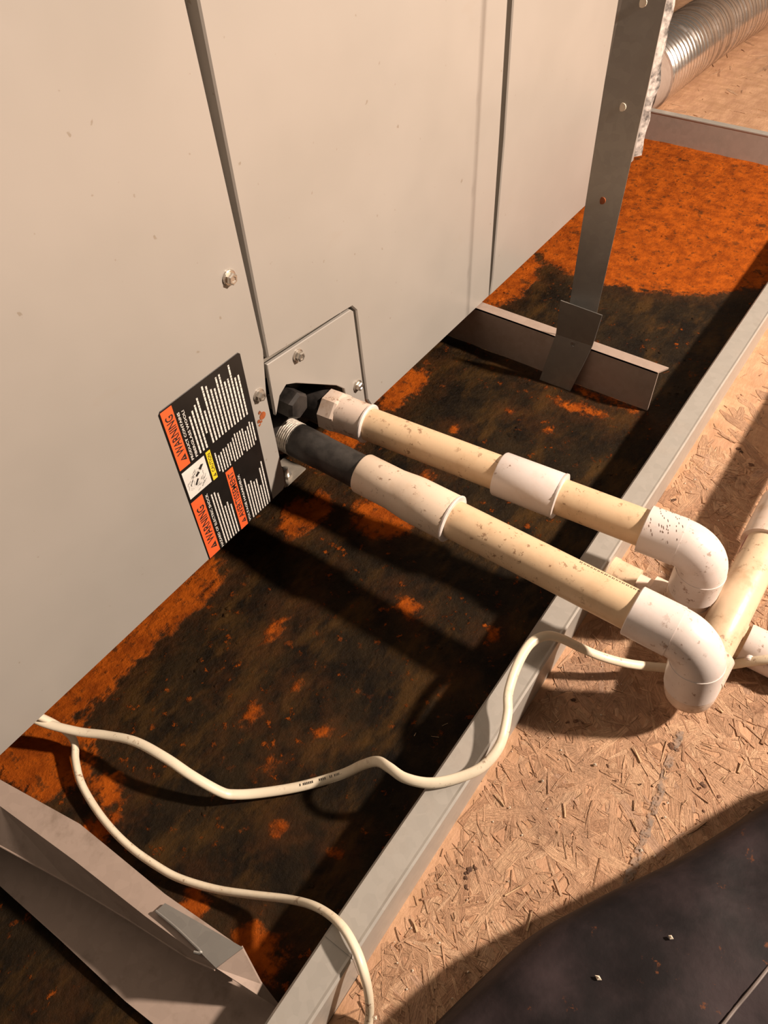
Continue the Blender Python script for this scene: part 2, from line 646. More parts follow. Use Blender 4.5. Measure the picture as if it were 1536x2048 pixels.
def strand(cx, cy, L, W, a, z, tilt, col):
    ca, sa = math.cos(a), math.sin(a)
    o = len(V)
    taper = rnd.uniform(0.35, 0.95)
    lowest = 0.00015 + rnd.random() * 0.0004
    pts = [(-L / 2, -W / 2 * taper), (L * 0.1, -W / 2), (L / 2, -W / 2 * rnd.uniform(0.1, 0.8)), (L / 2 * 0.96, W / 2 * rnd.uniform(0.1, 0.8)), (L * 0.05, W / 2), (-L / 2, W / 2 * taper)]
    for (u, v) in pts:
        zz = z + u * tilt + v * tilt * 0.6
        V.append((cx + u * ca - v * sa, cy + u * sa + v * ca, max(lowest, zz)))
    for (u, v) in pts:
        V.append((cx + u * ca - v * sa, cy + u * sa + v * ca, -0.001))
    F.append(tuple(o + i for i in range(6)))
    for i in range(6):
        j = (i + 1) % 6
        F.append((o + j, o + i, o + 6 + i, o + 6 + j))
    TONE.extend([col] * 12)
    sd = rnd.uniform(0, 50)
    for q in range(2):
        FIB.extend([(u * 120 + sd, v * 1500 + sd * 3, sd, 1) for (u, v) in pts])


for i in range(9000):
    if i < 7000:
        x = rnd.uniform(-0.02, 0.62)
        y = rnd.uniform(-0.56, -0.272)
    elif i < 8200:
        x = rnd.uniform(0.55, 1.3)
        y = rnd.uniform(-0.60, -0.272)
    else:
        x = rnd.uniform(1.28, 2.2)
        y = rnd.uniform(-0.5, 0.5)
    wide = i % 5 < 2
    if wide:
        L = rnd.uniform(0.012, 0.045)
        W = rnd.uniform(0.004, 0.011)
    else:
        L = rnd.choice([0.004, 0.005, 0.007, 0.010, 0.014, 0.020]) * rnd.uniform(0.8, 1.2)
        W = min(0.003, L * rnd.uniform(0.05, 0.18))
    a = rnd.gauss(0.9, 0.9)
    if y + L * 0.5 * abs(math.sin(a)) > -0.2715 and x < 1.28:
        y -= L * 0.5
    c = palette[min(6, int(abs(rnd.gauss(0, 2.4))))]
    k = rnd.uniform(0.85, 1.12)
    if wide:
        strand(x, y, L, W, a, rnd.uniform(0.0001, 0.00035), rnd.gauss(0, 0.004), (c[0] * k, c[1] * k, c[2] * k, 1))
    else:
        strand(x, y, L, W, a, rnd.uniform(0.0002, 0.0010), rnd.gauss(0, 0.04), (c[0] * k, c[1] * k, c[2] * k, 1))
st = mesh_obj('wood_strands', V, F, 'strand', fl)
at = st.data.color_attributes.new('tone', 'FLOAT_COLOR', 'POINT')
at.data.foreach_set('color', [x for c in TONE for x in c])
at2 = st.data.color_attributes.new('fibre', 'FLOAT_COLOR', 'POINT')
at2.data.foreach_set('color', [x for c in FIB for x in c])
st['kind'] = 'stuff'

# ================================================================== drain pan
RIM_Z = 0.046
PX0, PX1 = -0.62, 1.266
PY0, PY1 = -0.2690, 0.62
pan = empty('drain_pan', (0.3, 0.1, 0.0), 'rusted shallow galvanised drain pan under the beige air handler', 'drain pan')
NXg, NYg = 150, 70
V, F = [], []
for j in range(NYg + 1):
    for i in range(NXg + 1):
        x = PX0 + (PX1 - PX0) * i / NXg
        y = PY0 + (0.35 - PY0) * j / NYg
        z = 0.0012 + 0.0011 * noise.noise(Vector((x * 30, y * 30, 0))) + 0.0005 * noise.noise(Vector((x * 110, y * 110, 3)))
        V.append((x, y, max(0.0004, z)))
for j in range(NYg):
    for i in range(NXg):
        a = j * (NXg + 1) + i
        F.append((a, a + 1, a + NXg + 2, a + NXg + 1))
mesh_obj('pan_bottom', V, F, 'rust', pan, True)
# long rim: outer wall, flat inward lip, hemmed outer edge
prof = [(-0.2690, 0.0), (-0.2690, RIM_Z - 0.001), (-0.2676, RIM_Z + 0.0006), (-0.2660, RIM_Z), (-0.2490, RIM_Z - 0.0004), (-0.2475, RIM_Z - 0.0020), (-0.2490, RIM_Z - 0.0036), (-0.2655, RIM_Z - 0.0030), (-0.2672, RIM_Z - 0.0060), (-0.2672, 0.0)]


def extrude_x(prof, x0, x1, nseg=1, wob=0.0):
    V, F = [], []
    n = len(prof)
    for s in range(nseg + 1):
        x = x0 + (x1 - x0) * s / nseg
        w = wob * noise.noise(Vector((x * 6, 1.3, 0))) if wob else 0
        for (y, z) in prof:
            V.append((x, y + w * (z / RIM_Z), z + (w * 0.4 if z > 0.02 else 0)))
    for s in range(nseg):
        for i in range(n):
            j = (i + 1) % n
            F.append((s * n + i, s * n + j, (s + 1) * n + j, (s + 1) * n + i))
    F.append(tuple(range(n)))
    F.append(tuple(nseg * n + i for i in range(n - 1, -1, -1)))
    return V, F


# the rim is two lengths of folded sheet lapped together
lapx = fz(690, 1905, RIM_Z).x
v, f = extrude_x(prof, lapx, PX1 - 0.001, 40, 0.0012)
mesh_obj('long_rim', v, f, 'galv', pan)
prof2 = [(y + 0.0002, z - 0.0009 if z > 0.01 else z) for (y, z) in prof]
v, f = extrude_x(prof2, PX0, lapx + 0.012, 14, 0.0012)
mesh_obj('long_rim', v, f, 'galv', pan)
v, f = join(box_data((PX1, PY0, 0.0), (PX1 + 0.0018, PY1, 0.043)), box_data((PX1 - 0.0005, PY0, 0.0415), (PX1 + 0.012, PY1, 0.0432)))
mesh_obj('end_wall', v, f, 'galv', pan)
v, f = box_data((PX0 - 0.0018, PY0, 0.0), (PX0, PY1, 0.043))
mesh_obj('end_wall', v, f, 'galv', pan)
v, f = box_data((PX0, PY1, 0.0), (PX1, PY1 + 0.0018, 0.043))
mesh_obj('back_wall', v, f, 'galv', pan)
v, f = box_data((PX0, 0.35, 0.0004), (PX1, PY1, 0.0014))
mesh_obj('pan_bottom_back', v, f, 'rust', pan)
# rust scale lumps standing on the pan bottom
V, F = [], []


def lump(cx, cy, cz, r, h, n=6):
    o = len(V)
    a0 = rnd.uniform(0, 6)
    for ring, (rr, hh) in enumerate(((1.0, 0.0), (0.62, 0.75))):
        for k in range(n):
            a = a0 + 2 * math.pi * k / n
            q = r * rr * rnd.uniform(0.65, 1.25)
            V.append((cx + q * math.cos(a), cy + q * math.sin(a), cz + h * hh * rnd.uniform(0.7, 1.2)))
    V.append((cx, cy, cz + h))
    for k in range(n):
        j = (k + 1) % n
        F.append((o + k, o + j, o + n + j, o + n + k))
        F.append((o + n + k, o + n + j, o + 2 * n))


for i in range(2600):
    x = rnd.uniform(-0.05, 1.25)
    y = rnd.uniform(-0.245, 0.06)
    g = noise.noise(Vector((x * 18, y * 18, 5)))
    if g < 0.05 and rnd.random() < 0.7:
        continue
    s = rnd.uniform(0.0008, 0.0030)
    lump(x, y, 0.0006, s, s * rnd.uniform(0.25, 0.6))
o = mesh_obj('rust_scale', V, F, 'rust', pan, True)
o['kind'] = 'stuff'

# ================================================================== air handler
ZB = 0.0545
TOPZ = 1.05
unit = empty('air_handler', (0.25, 0.3, ZB), 'beige enamelled air handler cabinet with a black and orange warning label', 'air handler')
# recessed cabinet frame behind the panels (leaves the drain opening clear)
v, f = join(box_data((-0.58, 0.011, ZB + 0.002), (0.3135, 0.60, TOPZ)),
            box_data((0.3135, 0.011, 0.165), (0.405, 0.60, TOPZ)),
            box_data((0.405, 0.011, ZB + 0.002), (1.060, 0.60, TOPZ)),
            box_data((0.3135, 0.085, ZB + 0.002), (0.405, 0.60, 0.165)))
mesh_obj('cabinet_frame', v, f, 'gap', unit)
# left access panel
g1b = fx(566, 950)
left = [(-0.60, ZB), (0.3030, ZB), (0.3065, ZB + 0.004), (0.3072, ZB + 0.016), (0.3062, 0.16), fx(528, 700), fx(372, 0), (0.3050, TOPZ), (-0.60, TOPZ)]
v, f = face_prism(left, 0.0, 0.0109)
lp = mesh_obj('access_panel', v, f, 'paint', unit)
# coil panel between the two seams, cut round the drain panel
e1 = fx(538, 722)
cp = [(0.3150, e1[1] + 0.002), fx(398, 0), (0.3150, TOPZ), (0.6520, TOPZ), fx(1017, 0), fx(1000, 280), fx(981, 560), (0.6622, ZB), (0.4365, ZB), fx(736, 800), fx(714, 622), fx(705, 614)]
v, f = face_prism(cp, 0.0005, 0.0104)
mesh_obj('coil_panel', v, f, 'paint', unit)
rp = [(0.6640, ZB), fx(985, 560), fx(1009, 280), fx(1027, 0), (0.6640, TOPZ), (1.062, TOPZ), (1.062, ZB)]
v, f = face_prism(rp, 0.0, 0.0109)
mesh_obj('end_panel', v, f, 'paint', unit)
# drain panel with the notch for the pipes
dp = [(0.3128, fx(535, 731)[1]), fx(703, 620), fx(709, 624), fx(732, 802), (0.4325, ZB), (0.3945, ZB), (0.4010, 0.085), (0.3990, 0.1020), (0.3890, 0.1130), (0.3400, 0.1490), (0.3290, 0.1550), (0.3200, 0.1500), (0.3120, 0.1350)]
v, f = face_prism(dp, 0.0008, 0.0030, 0.0006)
dpo = mesh_obj('drain_panel', v, f, 'paint', unit)
for (px, py) in ((598, 710), (717, 770)):
    x, z = fx(px, py)
    hexscrew('hex_screw', x - 0.001, z, dpo, 0.0008, rot=rnd.uniform(0, 1))
for (px, py) in ((457, 555), (517, 790)):
    x, z = fx(px, py)
    hexscrew('hex_screw', x, z, lp, 0.0, rot=rnd.uniform(0, 1))
x, z = fx(525, 831)
drill(lp, (x, -0.01, z), (x, 0.03, z), 0.0026)
ring('screw_hole', (x, 0.0001, z), (0, -1, 0), 0.0026, 0.0034, 0.0004, 'rustspot', lp)
V, F = [], []
for (px, py, r) in ((519, 825, 0.0017), (517, 842, 0.0021), (519, 850, 0.0013), (522, 843, 0.0015)):
    x, z = fx(px, py)
    n = len(V)
    for k in range(9):
        a = k * 2 * math.pi / 9
        q = r * rnd.uniform(0.6, 1.2)
        V.append((x + q * math.cos(a), -0.0003, z + q * math.sin(a)))
    F.append(tuple(range(n, n + 9)))
mesh_obj('rust_spots', V, F, 'rustspot', lp)
# bottom return flanges of the cabinet
v, f = join(box_data((-0.60, 0.0105, ZB), (0.300, 0.09, ZB + 0.0035)), box_data((0.4365, 0.0105, ZB), (1.062, 0.09, ZB + 0.0035)))
mesh_obj('bottom_flange', v, f, 'gap', unit)
# black plastic drain fitting block inside the opening
v, f = join(box_data((0.3140, 0.030, ZB + 0.012), (0.404, 0.084, 0.164)))
db = mesh_obj('drain_block', v, f, 'inside', unit)
PN = Vector((0.3262, 0.0, 0.0975))       # lower line at the cabinet
PU = Vector((0.3775, 0.0, 0.0935))       # upper line at the cabinet
v, f = join(sweep([((PN.x, 0.035, PN.z), 0.0185), ((PN.x, 0.012, PN.z), 0.0185), ((PN.x, 0.008, PN.z), 0.0172)], 28),
            sweep([((PU.x - 0.003, 0.04, PU.z + 0.002), 0.0165), ((PU.x - 0.001, 0.004, PU.z), 0.0165)], 28))
mesh_obj('drain_socket', v, f, 'blackfit', unit, True)
# hex plug beside the sockets
hx, hz = 0.3325, 0.1330
V, F = [], []
prof = [(0.030, 0.0125), (-0.004, 0.0125), (-0.007, 0.0105), (-0.007, 0.0)]
rings = []
for (y, r) in prof[:3]:
    rings.append([(hx + r * math.cos(0.35 + k * math.pi / 3), y, hz + r * math.sin(0.35 + k * math.pi / 3)) for k in range(6)])
V = [p for r_ in rings for p in r_]
for i in range(2):
    for k in range(6):
        j = (k + 1) % 6
        F.append((i * 6 + k, i * 6 + j, (i + 1) * 6 + j, (i + 1) * 6 + k))
F.append(tuple(12 + k for k in range(6)))
mesh_obj('drain_plug', V, F, 'blackfit', unit)
# small bracket with a bolt under the lower line
v, f = join(box_data((0.3085, 0.004, ZB - 0.006), (0.338, 0.030, ZB - 0.0045)), box_data((0.3085, 0.004, ZB - 0.006), (0.311, 0.0055, ZB + 0.020)))
bk = mesh_obj('drain_bracket', v, f, 'gap', unit)
v, f = join(sweep([((0.320, 0.012, ZB - 0.0045), 0.0055), ((0.320, 0.012, ZB - 0.001), 0.0055)], 6), sweep([((0.320, 0.012, ZB - 0.001), 0.003), ((0.320, 0.012, ZB + 0.006), 0.003)], 10))
mesh_obj('bolt', v, f, 'screw', bk)
# ragged fibreglass edge at the far corner of the cabinet
V, F = [], []
nz = 120
for i in range(nz + 1):
    z = ZB + 0.004 + (0.75) * i / nz
    w = 0.026 + 0.006 * noise.noise(Vector((z * 22, 0, 0)))
    d = 0.005 * noise.noise(Vector((z * 30, 5, 0)))
    e = 0.003 * noise.noise(Vector((z * 45, 9, 0)))
    V += [(1.0622, 0.004, z), (1.0622 + w * 0.3, -0.004 + d, z + e), (1.0622 + w * 0.65, -0.005 - d, z - e), (1.0622 + w, 0.002 + e, z), (1.0622 + w, 0.05, z), (1.0622, 0.05, z)]
for i in range(nz):
    for k in range(6):
        j = (k + 1) % 6
        F.append((i * 6 + k, i * 6 + j, (i + 1) * 6 + j, (i + 1) * 6 + k))
F += [tuple(range(6)), tuple(nz * 6 + k for k in range(5, -1, -1))]
mesh_obj('insulation_edge', V, F, 'fibre', unit)

# ------------------------------------------------------------------ warning label (reads upward, letter tops toward -x)
LX0, LX1, LZ0, LZ1 = 0.2092, 0.2885, ZB + 0.0005, 0.2140
v, f = face_prism([(LX0, LZ0), (LX1, LZ0), (LX1, LZ1 - 0.002), (LX1 - 0.002, LZ1), (LX0 + 0.002, LZ1), (LX0, LZ1 - 0.002)], -0.0005, 0.0008, 0.0001)
lab = mesh_obj('warning_label', v, f, 'lblack', unit)
lab['label'] = 'black and orange bilingual warning label stuck to the left panel'


def lrect(name, x0, x1, z0, z1, mat, y=-0.0007):
    v, f = box_data((x0, y, z0), (x1, -0.0004, z1))
    return mesh_obj(name, v, f, mat, lab)


lrect('orange_strip', 0.2104, 0.2207, 0.1580, 0.2126, 'lorange')
lrect('orange_strip', 0.2100, 0.2218, ZB + 0.0015, 0.1234, 'lorange')
lrect('orange_strip', 0.2477, 0.2558, ZB + 0.0010, 0.1242, 'lorange')
lrect('picture_panel', 0.2108, 0.2335, 0.1272, 0.1548, 'lwhite')
lrect('yellow_strip', 0.2354, 0.2400, 0.1267, 0.1558, 'lyellow')
lrect('label_border', LX0 + 0.0004, LX0 + 0.0007, LZ0 + 0.001, LZ1 - 0.002, 'lblack')


def text(s, x_base, z0, size, mat, length=None, bold=0.0, y=-0.0008):
    cu = bpy.data.curves.new('lettering', 'FONT')
    cu.body = s
    cu.size = size
    cu.offset = bold
    cu.resolution_u = 2
    to = bpy.data.objects.new('lettering', cu)
    COL.objects.link(to)
    bpy.context.view_layer.update()
    dg = bpy.context.evaluated_depsgraph_get()
    me = bpy.data.meshes.new_from_object(to.evaluated_get(dg))
    bpy.data.objects.remove(to)
    xs = [v.co.x for v in me.vertices]
    x0, x1 = min(xs), max(xs)
    k = length / (x1 - x0) if length else 1.0
    off = base_of(lab)
    for v in me.vertices:
        u, w = (v.co.x - x0) * k, v.co.y
        v.co = Vector((x_base - w, y, z0 + u)) - off
    me.materials.clear()
    me.materials.append(M[mat])
    ob = bpy.data.objects.new('lettering', me)
    COL.objects.link(ob)
    ob.parent = lab
    return ob


def tri(x_base, z0, s, mat='ink', inner='lorange'):
    v, f = [(x_base, -0.0008, z0), (x_base, -0.0008, z0 + s), (x_base - s * 0.9, -0.0008, z0 + s / 2)], [(0, 1, 2)]
    mesh_obj('hazard_triangle', v, f, mat, lab)
    v = [(x_base - s * 0.18, -0.0009, z0 + s * 0.43), (x_base - s * 0.18, -0.0009, z0 + s * 0.57), (x_base - s * 0.62, -0.0009, z0 + s * 0.53), (x_base - s * 0.62, -0.0009, z0 + s * 0.47)]
    mesh_obj('exclamation_mark', v, [(0, 1, 2, 3)], inner, lab)


text('WARNING', 0.2192, 0.1710, 0.0098, 'ink', 0.0355, 0.00012)
tri(0.2192, 0.1635, 0.0060)
text('WARNING', 0.2200, 0.0720, 0.0105, 'ink', 0.0420, 0.00012)
tri(0.2200, 0.0625, 0.0070)
text('AVERTISSEMENT', 0.2546, 0.0680, 0.0078, 'ink', 0.0530, 0.0001)
tri(0.2546, 0.0605, 0.0052)
text('CAUTION', 0.2393, 0.1345, 0.0042, 'ink', 0.0190, 0.00005)
tri(0.2393, 0.1290, 0.0034, 'ink', 'lyellow')
text('PRODUCT CONTAINS', 0.2247, 0.1590, 0.0030, 'lwhite', 0.0450, 0.00006)
text('FIBERGLASS WOOL!', 0.2288, 0.1590, 0.0030, 'lwhite', 0.0440, 0.00006)
text('HAZARD OF ELECTRIC SHOCK', 0.2262, 0.0565, 0.0033, 'lwhite', 0.0640, 0.00006)
text('VOLTAGE HASARDEUX', 0.2600, 0.0565, 0.0030, 'lwhite', 0.0560, 0.00006)


def fine_print(lines, h):
    """Lines of print too small to read: broken strokes."""
    V, F = [], []
    for (x, z0, z1) in lines:
        z = z0
        while z < z1:
            L = min(rnd.uniform(0.0014, 0.0048), z1 - z)
            if L > 0.0004:
                v, f = box_data((x - h, -0.00075, z), (x, -0.0004, z + L))
                o = len(V)
                V += v
                F += [tuple(i + o for i in q) for q in f]
            z += L + 0.0006
    ob = mesh_obj('fine_print', V, F, 'lwhite', lab)
    ob['kind'] = 'stuff'


ln = []
tops = [0.197, 0.199, 0.2035, 0.206, 0.190, 0.2105, 0.2085, 0.206, 0.2045, 0.2098, 0.2105, 0.2035, 0.2025, 0.2120, 0.199, 0.2, 0.193]
for i in range(16):
    x = 0.2325 + i * 0.00335
    lo = 0.1590 + (0.012 if i in (3,) else 0)
    ln.append((x, lo, tops[i] - rnd.uniform(0, 0.004)))
fine_print(ln, 0.0015)
ln = []
for i in range(16):
    x = 0.2440 + i * 0.00275
    ln.append((x, 0.1270 + (0.003 if i % 5 == 0 else 0), 0.1505 + rnd.uniform(-0.006, 0.003)))
fine_print(ln, 0.0012)
ln = []
for i in range(6):
    x = 0.2302 + i * 0.0030
    ln.append((x, 0.0565, 0.1130 + rnd.uniform(-0.026, 0.008)))
for i in range(8):
    x = 0.2642 + i * 0.0030
    ln.append((x, 0.0565, 0.106 + rnd.uniform(-0.03, 0.014)))
fine_print(ln, 0.0013)
# line drawing on the white panel: a finger cut by a fan with hatching
V, F = [], []
for i in range(60):
    a = rnd.uniform(0, 6.28)
    r = rnd.uniform(0.003, 0.0095)
    cx, cz = 0.2216 + r * math.cos(a) * 0.95, 0.1395 + r * math.sin(a) * 1.05
    t = a + rnd.uniform(0.9, 2.0)
    L = rnd.uniform(0.0006, 0.002)
    w = 0.00012
    dx, dz = math.cos(t) * L, math.sin(t) * L
    n = len(V)
    V += [(cx - dx, -0.0008, cz - dz), (cx + dx, -0.0008, cz + dz), (cx + dx - w, -0.0008, cz + dz + w * 2), (cx - dx - w, -0.0008, cz - dz + w * 2)]
    F.append((n, n + 1, n + 2, n + 3))
for pts in ([(0.2275, 0.1455), (0.2310, 0.1490), (0.2285, 0.1500), (0.2255, 0.1475)], [(0.2222, 0.1420), (0.2260, 0.1440), (0.2245, 0.1460), (0.2215, 0.1440)], [(0.2200, 0.1350), (0.2235, 0.1395), (0.2222, 0.1405), (0.2190, 0.1365)]):
    n = len(V)
    V += [(p[0], -0.0008, p[1]) for p in pts]
    F.append((n, n + 1, n + 2, n + 3))
o = mesh_obj('line_drawing', V, F, 'ink', lab)
o['kind'] = 'stuff'

# ================================================================== far support rail and hanging strap
RX = 0.636
rail = empty('support_rail', (RX, -0.1, 0.0), 'dusty galvanised angle support rail under the cabinet, crossed by the hanging strap', 'support rail', 'rails under the air handler')
RB = 0.0
a0 = fz(1315, 748, 0.053)
rl0, rl1 = -0.2105, 0.55
v, f = join(box_data((RX, rl0, 0.0030), (RX + 0.0022, rl1, 0.0530)))
mesh_obj('rail_leg', v, f, 'rail', rail)
v, f = thick([(RX, rl0 + 0.001, 0.0532), (RX + 0.0135, rl0 - 0.0055, 0.0532), (RX + 0.0135, rl1, 0.0532), (RX, rl1, 0.0532)], 0.0020)
mesh_obj('rail_flange', v, f, 'rail', rail)

strap = empty('hanging_strap', (0.64, -0.115, 0.01), 'grey galvanised hanging strap rising beside the cabinet, folded under the far rail', 'strap')
xs = 0.6405
pL0, pR0 = on(1235, 0, 0, xs), on(1335, 0, 0, xs + 0.0100)
pL1, pR1 = on(1142, 590, 0, xs), on(1196, 615, 0, xs + 0.0082)


def up(a, b, z):
    t = (z - a.z) / (b.z - a.z)
    return a.lerp(b, t)


A = [up(pL1, pL0, z) for z in (0.05, 0.3, 1.05)]
B = [up(pR1, pR0, z) for z in (0.05, 0.3, 1.05)]
A[2].y, B[2].y = A[1].y, B[1].y
v, f = strip_sheet(A, B, 0.0006, (-1, 0, 0))
sb = mesh_obj('strap_band', v, f, 'strap', strap)
xt = 0.6340
T = [on(1122, 600, 0, xt), on(1112, 668, 0, xt), on(1090, 737, 0, xt)]
U = [on(1205, 630, 0, xt), on(1185, 692, 0, xt), on(1151, 763, 0, xt)]
for L_ in (T, U):
    L_[2].z = 0.001
    L_[2].x -= 0.011
    L_[1].x -= 0.0004
    L_[0].x -= 0.0010
    L_.append(Vector((RX + 0.006, L_[2].y, 0.0005)))
v, f = strip_sheet(T[:2], U[:2], 0.0011, (-1, 0, 0.02))
mesh_obj('strap_tail', v, f, 'strap', strap)
v, f = strip_sheet(T[1:], U[1:], 0.0011, (-1, 0, 0.02))
tl = mesh_obj('strap_foot', v, f, 'strap', strap)
hp = on(1145, 689, 0, xt - 0.0016)
drill(tl, (hp.x - 0.01, hp.y, hp.z), (hp.x + 0.01, hp.y, hp.z), 0.0024)
ring('punched_hole', (hp.x + 0.0012, hp.y, hp.z), (-1, 0, 0), 0.0024, 0.0029, 0.0009, 'strap', tl)
for (px, py) in ((1285, 5), (1244, 214), (1204, 401)):
    nrm_ = (B[0] - A[0]).cross(A[1] - A[0]).normalized()
    dr = ray(px, py)
    q = CAM + dr * ((A[0] - CAM).dot(nrm_) / dr.dot(nrm_))
    q.x -= 0.0004
    v, f = sweep([((q.x + 0.001, q.y, q.z), 0.0034), ((q.x - 0.0001, q.y, q.z), 0.0034), ((q.x - 0.0003, q.y, q.z), 0.002)], 14)
    mesh_obj('rivet', v, f, 'grit' if py < 300 else 'rustspot', sb)

# ================================================================== near support rail with its crumpled strap end
nr = empty('support_rail', (0.0, -0.12, 0.0), 'dusty galvanised support rail with a flattened flared foot and folded strap end', 'support rail', 'rails under the air handler')
ZF = 0.053


def line_ext(p, q, y):
    t = (y - p.y) / (q.y - p.y)
    return p.lerp(q, t)


fa, fb = fz(0, 1559, ZF), fz(484, 1896, ZF)
ga, gb = fz(0, 1612, ZF), fz(432, 1936, ZF)
fa2 = Vector((fa.x - 0.004, 0.30, ZF))
ga2 = Vector((ga.x - 0.004, 0.30, ZF))
fm, gm = fz(160, 1648, ZF), fz(150, 1722, ZF)
fn, gn = fz(330, 1788, ZF), fz(290, 1832, ZF)
v, f = strip_sheet([fa2, fa, fm, fn, fb], [ga2, ga, gm, gn, gb], 0.0018, (0, 0, 1))
mesh_obj('rail_flange', v, f, 'nrail', nr)
UL = [ga2, ga, gm, gn, fz(395, 1906, ZF), gb]
zl = 0.034
l0 = fz(0, 1692, zl)
LL = [Vector((l0.x - 0.003, 0.30, zl)), l0, fz(140, 1768, zl), fz(262, 1842, zl), fz(375, 1915, 0.042), fz(430, 1939, 0.051)]
v, f = strip_sheet(UL, LL, 0.0012, (-0.8, 0, 0.6))
mesh_obj('rail_lip', v, f, 'nrail', nr)
tube('lip_edge', [(p, 0.0007) for p in LL], 'nrail', nr, 8)
# vertical leg beneath the flange
v, f = strip_sheet([p + Vector((0.001, 0, -0.001)) for p in UL], [Vector((p.x + 0.001, p.y, 0.002)) for p in UL], 0.0018, (-1, 0, 0))
mesh_obj('rail_leg', v, f, 'nrail', nr)
zp = 0.007
out = [fz(0, 1772, zp), fz(120, 1880, zp), fz(250, 2002, zp), fz(312, 2052, zp), fz(370, 2105, zp), Vector((-0.010, -0.243, zp))]
inn = [Vector((p.x + 0.002, p.y, zp)) for p in (UL[1], UL[2], UL[3], UL[4])] + [fz(470, 1960, zp), Vector((0.008, -0.243, zp))]
out2 = [Vector((out[0].x, 0.30, zp))] + out
inn2 = [Vector((inn[0].x, 0.30, zp))] + inn
v, f = strip_sheet(inn2, out2, 0.0018, (0, 0, 1))
mesh_obj('rail_foot', v, f, 'nrail', nr)
v, f = thick([fb, gb + Vector((0, 0, 0)), fz(470, 1962, 0.012), Vector((0.008, -0.243, zp)), fz(522, 1968, 0.024)], 0.0014)
mesh_obj('folded_end', v, f, 'nrail', nr)
zc = ZF + 0.0026
v, f = thick([fz(330, 1806, zc), fz(486, 1895, zc), fz(432, 1936, zc), fz(402, 1906, zc), fz(312, 1822, zc)], 0.0011)
ns = mesh_obj('strap_fold', v, f, 'strap', nr)
pts = [fz(312, 1822, zc + 0.0004), fz(350, 1853, zc + 0.0005), fz(385, 1886, zc + 0.0006), fz(400, 1901, zc + 0.0006), fz(398, 1906, zc + 0.0006), fz(388, 1904, zc + 0.0004)]
tube('curled_edge', [(p, 0.0009) for p in catmull(pts, 6)], 'strap', ns, 8)

# ================================================================== drain pipes
RP = 0.0147
RH = 0.0186


def elbow(name, p0, c, p2, parent, mat, rh=RH, rb=0.021, hub=0.024):
    p0, c, p2 = Vector(p0), Vector(c), Vector(p2)
    d1, d2 = (c - p0).normalized(), (p2 - c).normalized()
    A_ = arc(p0, c, p2, rb, 14)
    body = rh * 0.975
    path = [(p0, RP * 0.9), (p0, rh - 0.0006), (p0 + d1 * 0.0006, rh), (A_[0], rh), (A_[0], body)]
    path += [(p, body) for p in A_[1:-1]]
    path += [(A_[-1], body), (A_[-1], rh), (p2 - d2 * 0.0006, rh), (p2, rh - 0.0006), (p2, RP * 0.9)]
    return tube(name, path, mat, parent, 36)


# ---- lower line: black nipple, reducing adapter, pipe, elbow, floor elbow, run along the board floor
low = empty('condensate_drain_pipe', (0.3265, -0.36, 0.0), 'yellowed plastic drain pipe with black nipple, stepped adapter and clean white elbow', 'drain pipe', 'condensate drain lines')
xl = 0.3265


def LZ(y):     # axis height of the lower line
    return 0.0985 + 0.0055 * (y / 0.36)


def LP(y, dx=0.0):
    return Vector((xl + dx, y, LZ(y)))


th = [(LP(0.012), 0.0150), (LP(0.0105), 0.0150)]
y = 0.010
while y > -0.0045:
    th += [(LP(y), 0.0152), (LP(y - 0.0007), 0.0141), (LP(y - 0.0014), 0.0152)]
    y -= 0.0021
tube('threaded_end', th, 'tape', low, 28)
tube('black_nipple', [(LP(-0.003), 0.0146), (LP(-0.0035), 0.0150), (LP(-0.030), 0.0150), (LP(-0.031), 0.0146), (LP(-0.078), 0.0146)], 'nipple', low, 30)
# reducing adapter: narrow socket, shoulder, wide socket
tube('adapter_socket', [(LP(-0.0735), 0.0130), (LP(-0.0735), 0.0166), (LP(-0.0745), 0.0171), (LP(-0.106), 0.0171), (LP(-0.113), 0.0178)], 'pvc_a', low, 36)
tube('reducing_adapter', [(LP(-0.110), 0.0174), (LP(-0.113), 0.0178), (LP(-0.120), 0.0186), (LP(-0.126), 0.0190), (LP(-0.1600), 0.0190), (LP(-0.1608), 0.0184), (LP(-0.1608), 0.0140)], 'pvc_a', low, 36)
tube('glue_bead', [(LP(-0.1590), 0.0190), (LP(-0.1595), 0.0196), (LP(-0.1606), 0.0197), (LP(-0.1612), 0.0190), (LP(-0.1612), 0.0170)], 'ridge', low, 36)
tube('pipe', [(LP(-0.158), RP + 0.0006), (LP(-0.330), RP + 0.0006)], 'pvc', low, 36)
cz_ = LZ(-0.352)
ec = Vector((xl, -0.3565, cz_))
eb = Vector((xl - 0.001, -0.3625, 0.0475))
elbow('elbow', (xl, -0.3075, LZ(-0.3075)), ec, eb, low, 'pvc_w')
# floor elbow turning into the run
XR = [Vector((xl - 0.001, -0.3645, 0.026)), Vector((0.41, -0.3655, 0.0475)), Vector((0.56, -0.3660, 0.0500)), Vector((0.95, -0.3680, 0.0520)), Vector((1.35, -0.3700, 0.0540))]
fe0 = Vector((eb.x, eb.y, 0.050))
fp_ = (XR[1] - XR[0]).normalized()
elbow('elbow', fe0, XR[0], XR[0] + fp_ * 0.042, low, 'pvc_d', RH - 0.0004, 0.016)
run = [XR[0] + fp_ * 0.03] + XR[1:]
tube('floor_run_pipe', [(p, RP) for p in catmull(run, 6)], 'pvc_b', low, 30)
q0 = XR[1].lerp(XR[2], 0.45)
q1 = XR[1].lerp(XR[2], 0.80)
tube('coupling', [(q0, RP), (q0, RH), (q1, RH), (q1, RP)], 'pvc_d', low, 32)
q2 = XR[1].lerp(XR[2], 0.34)
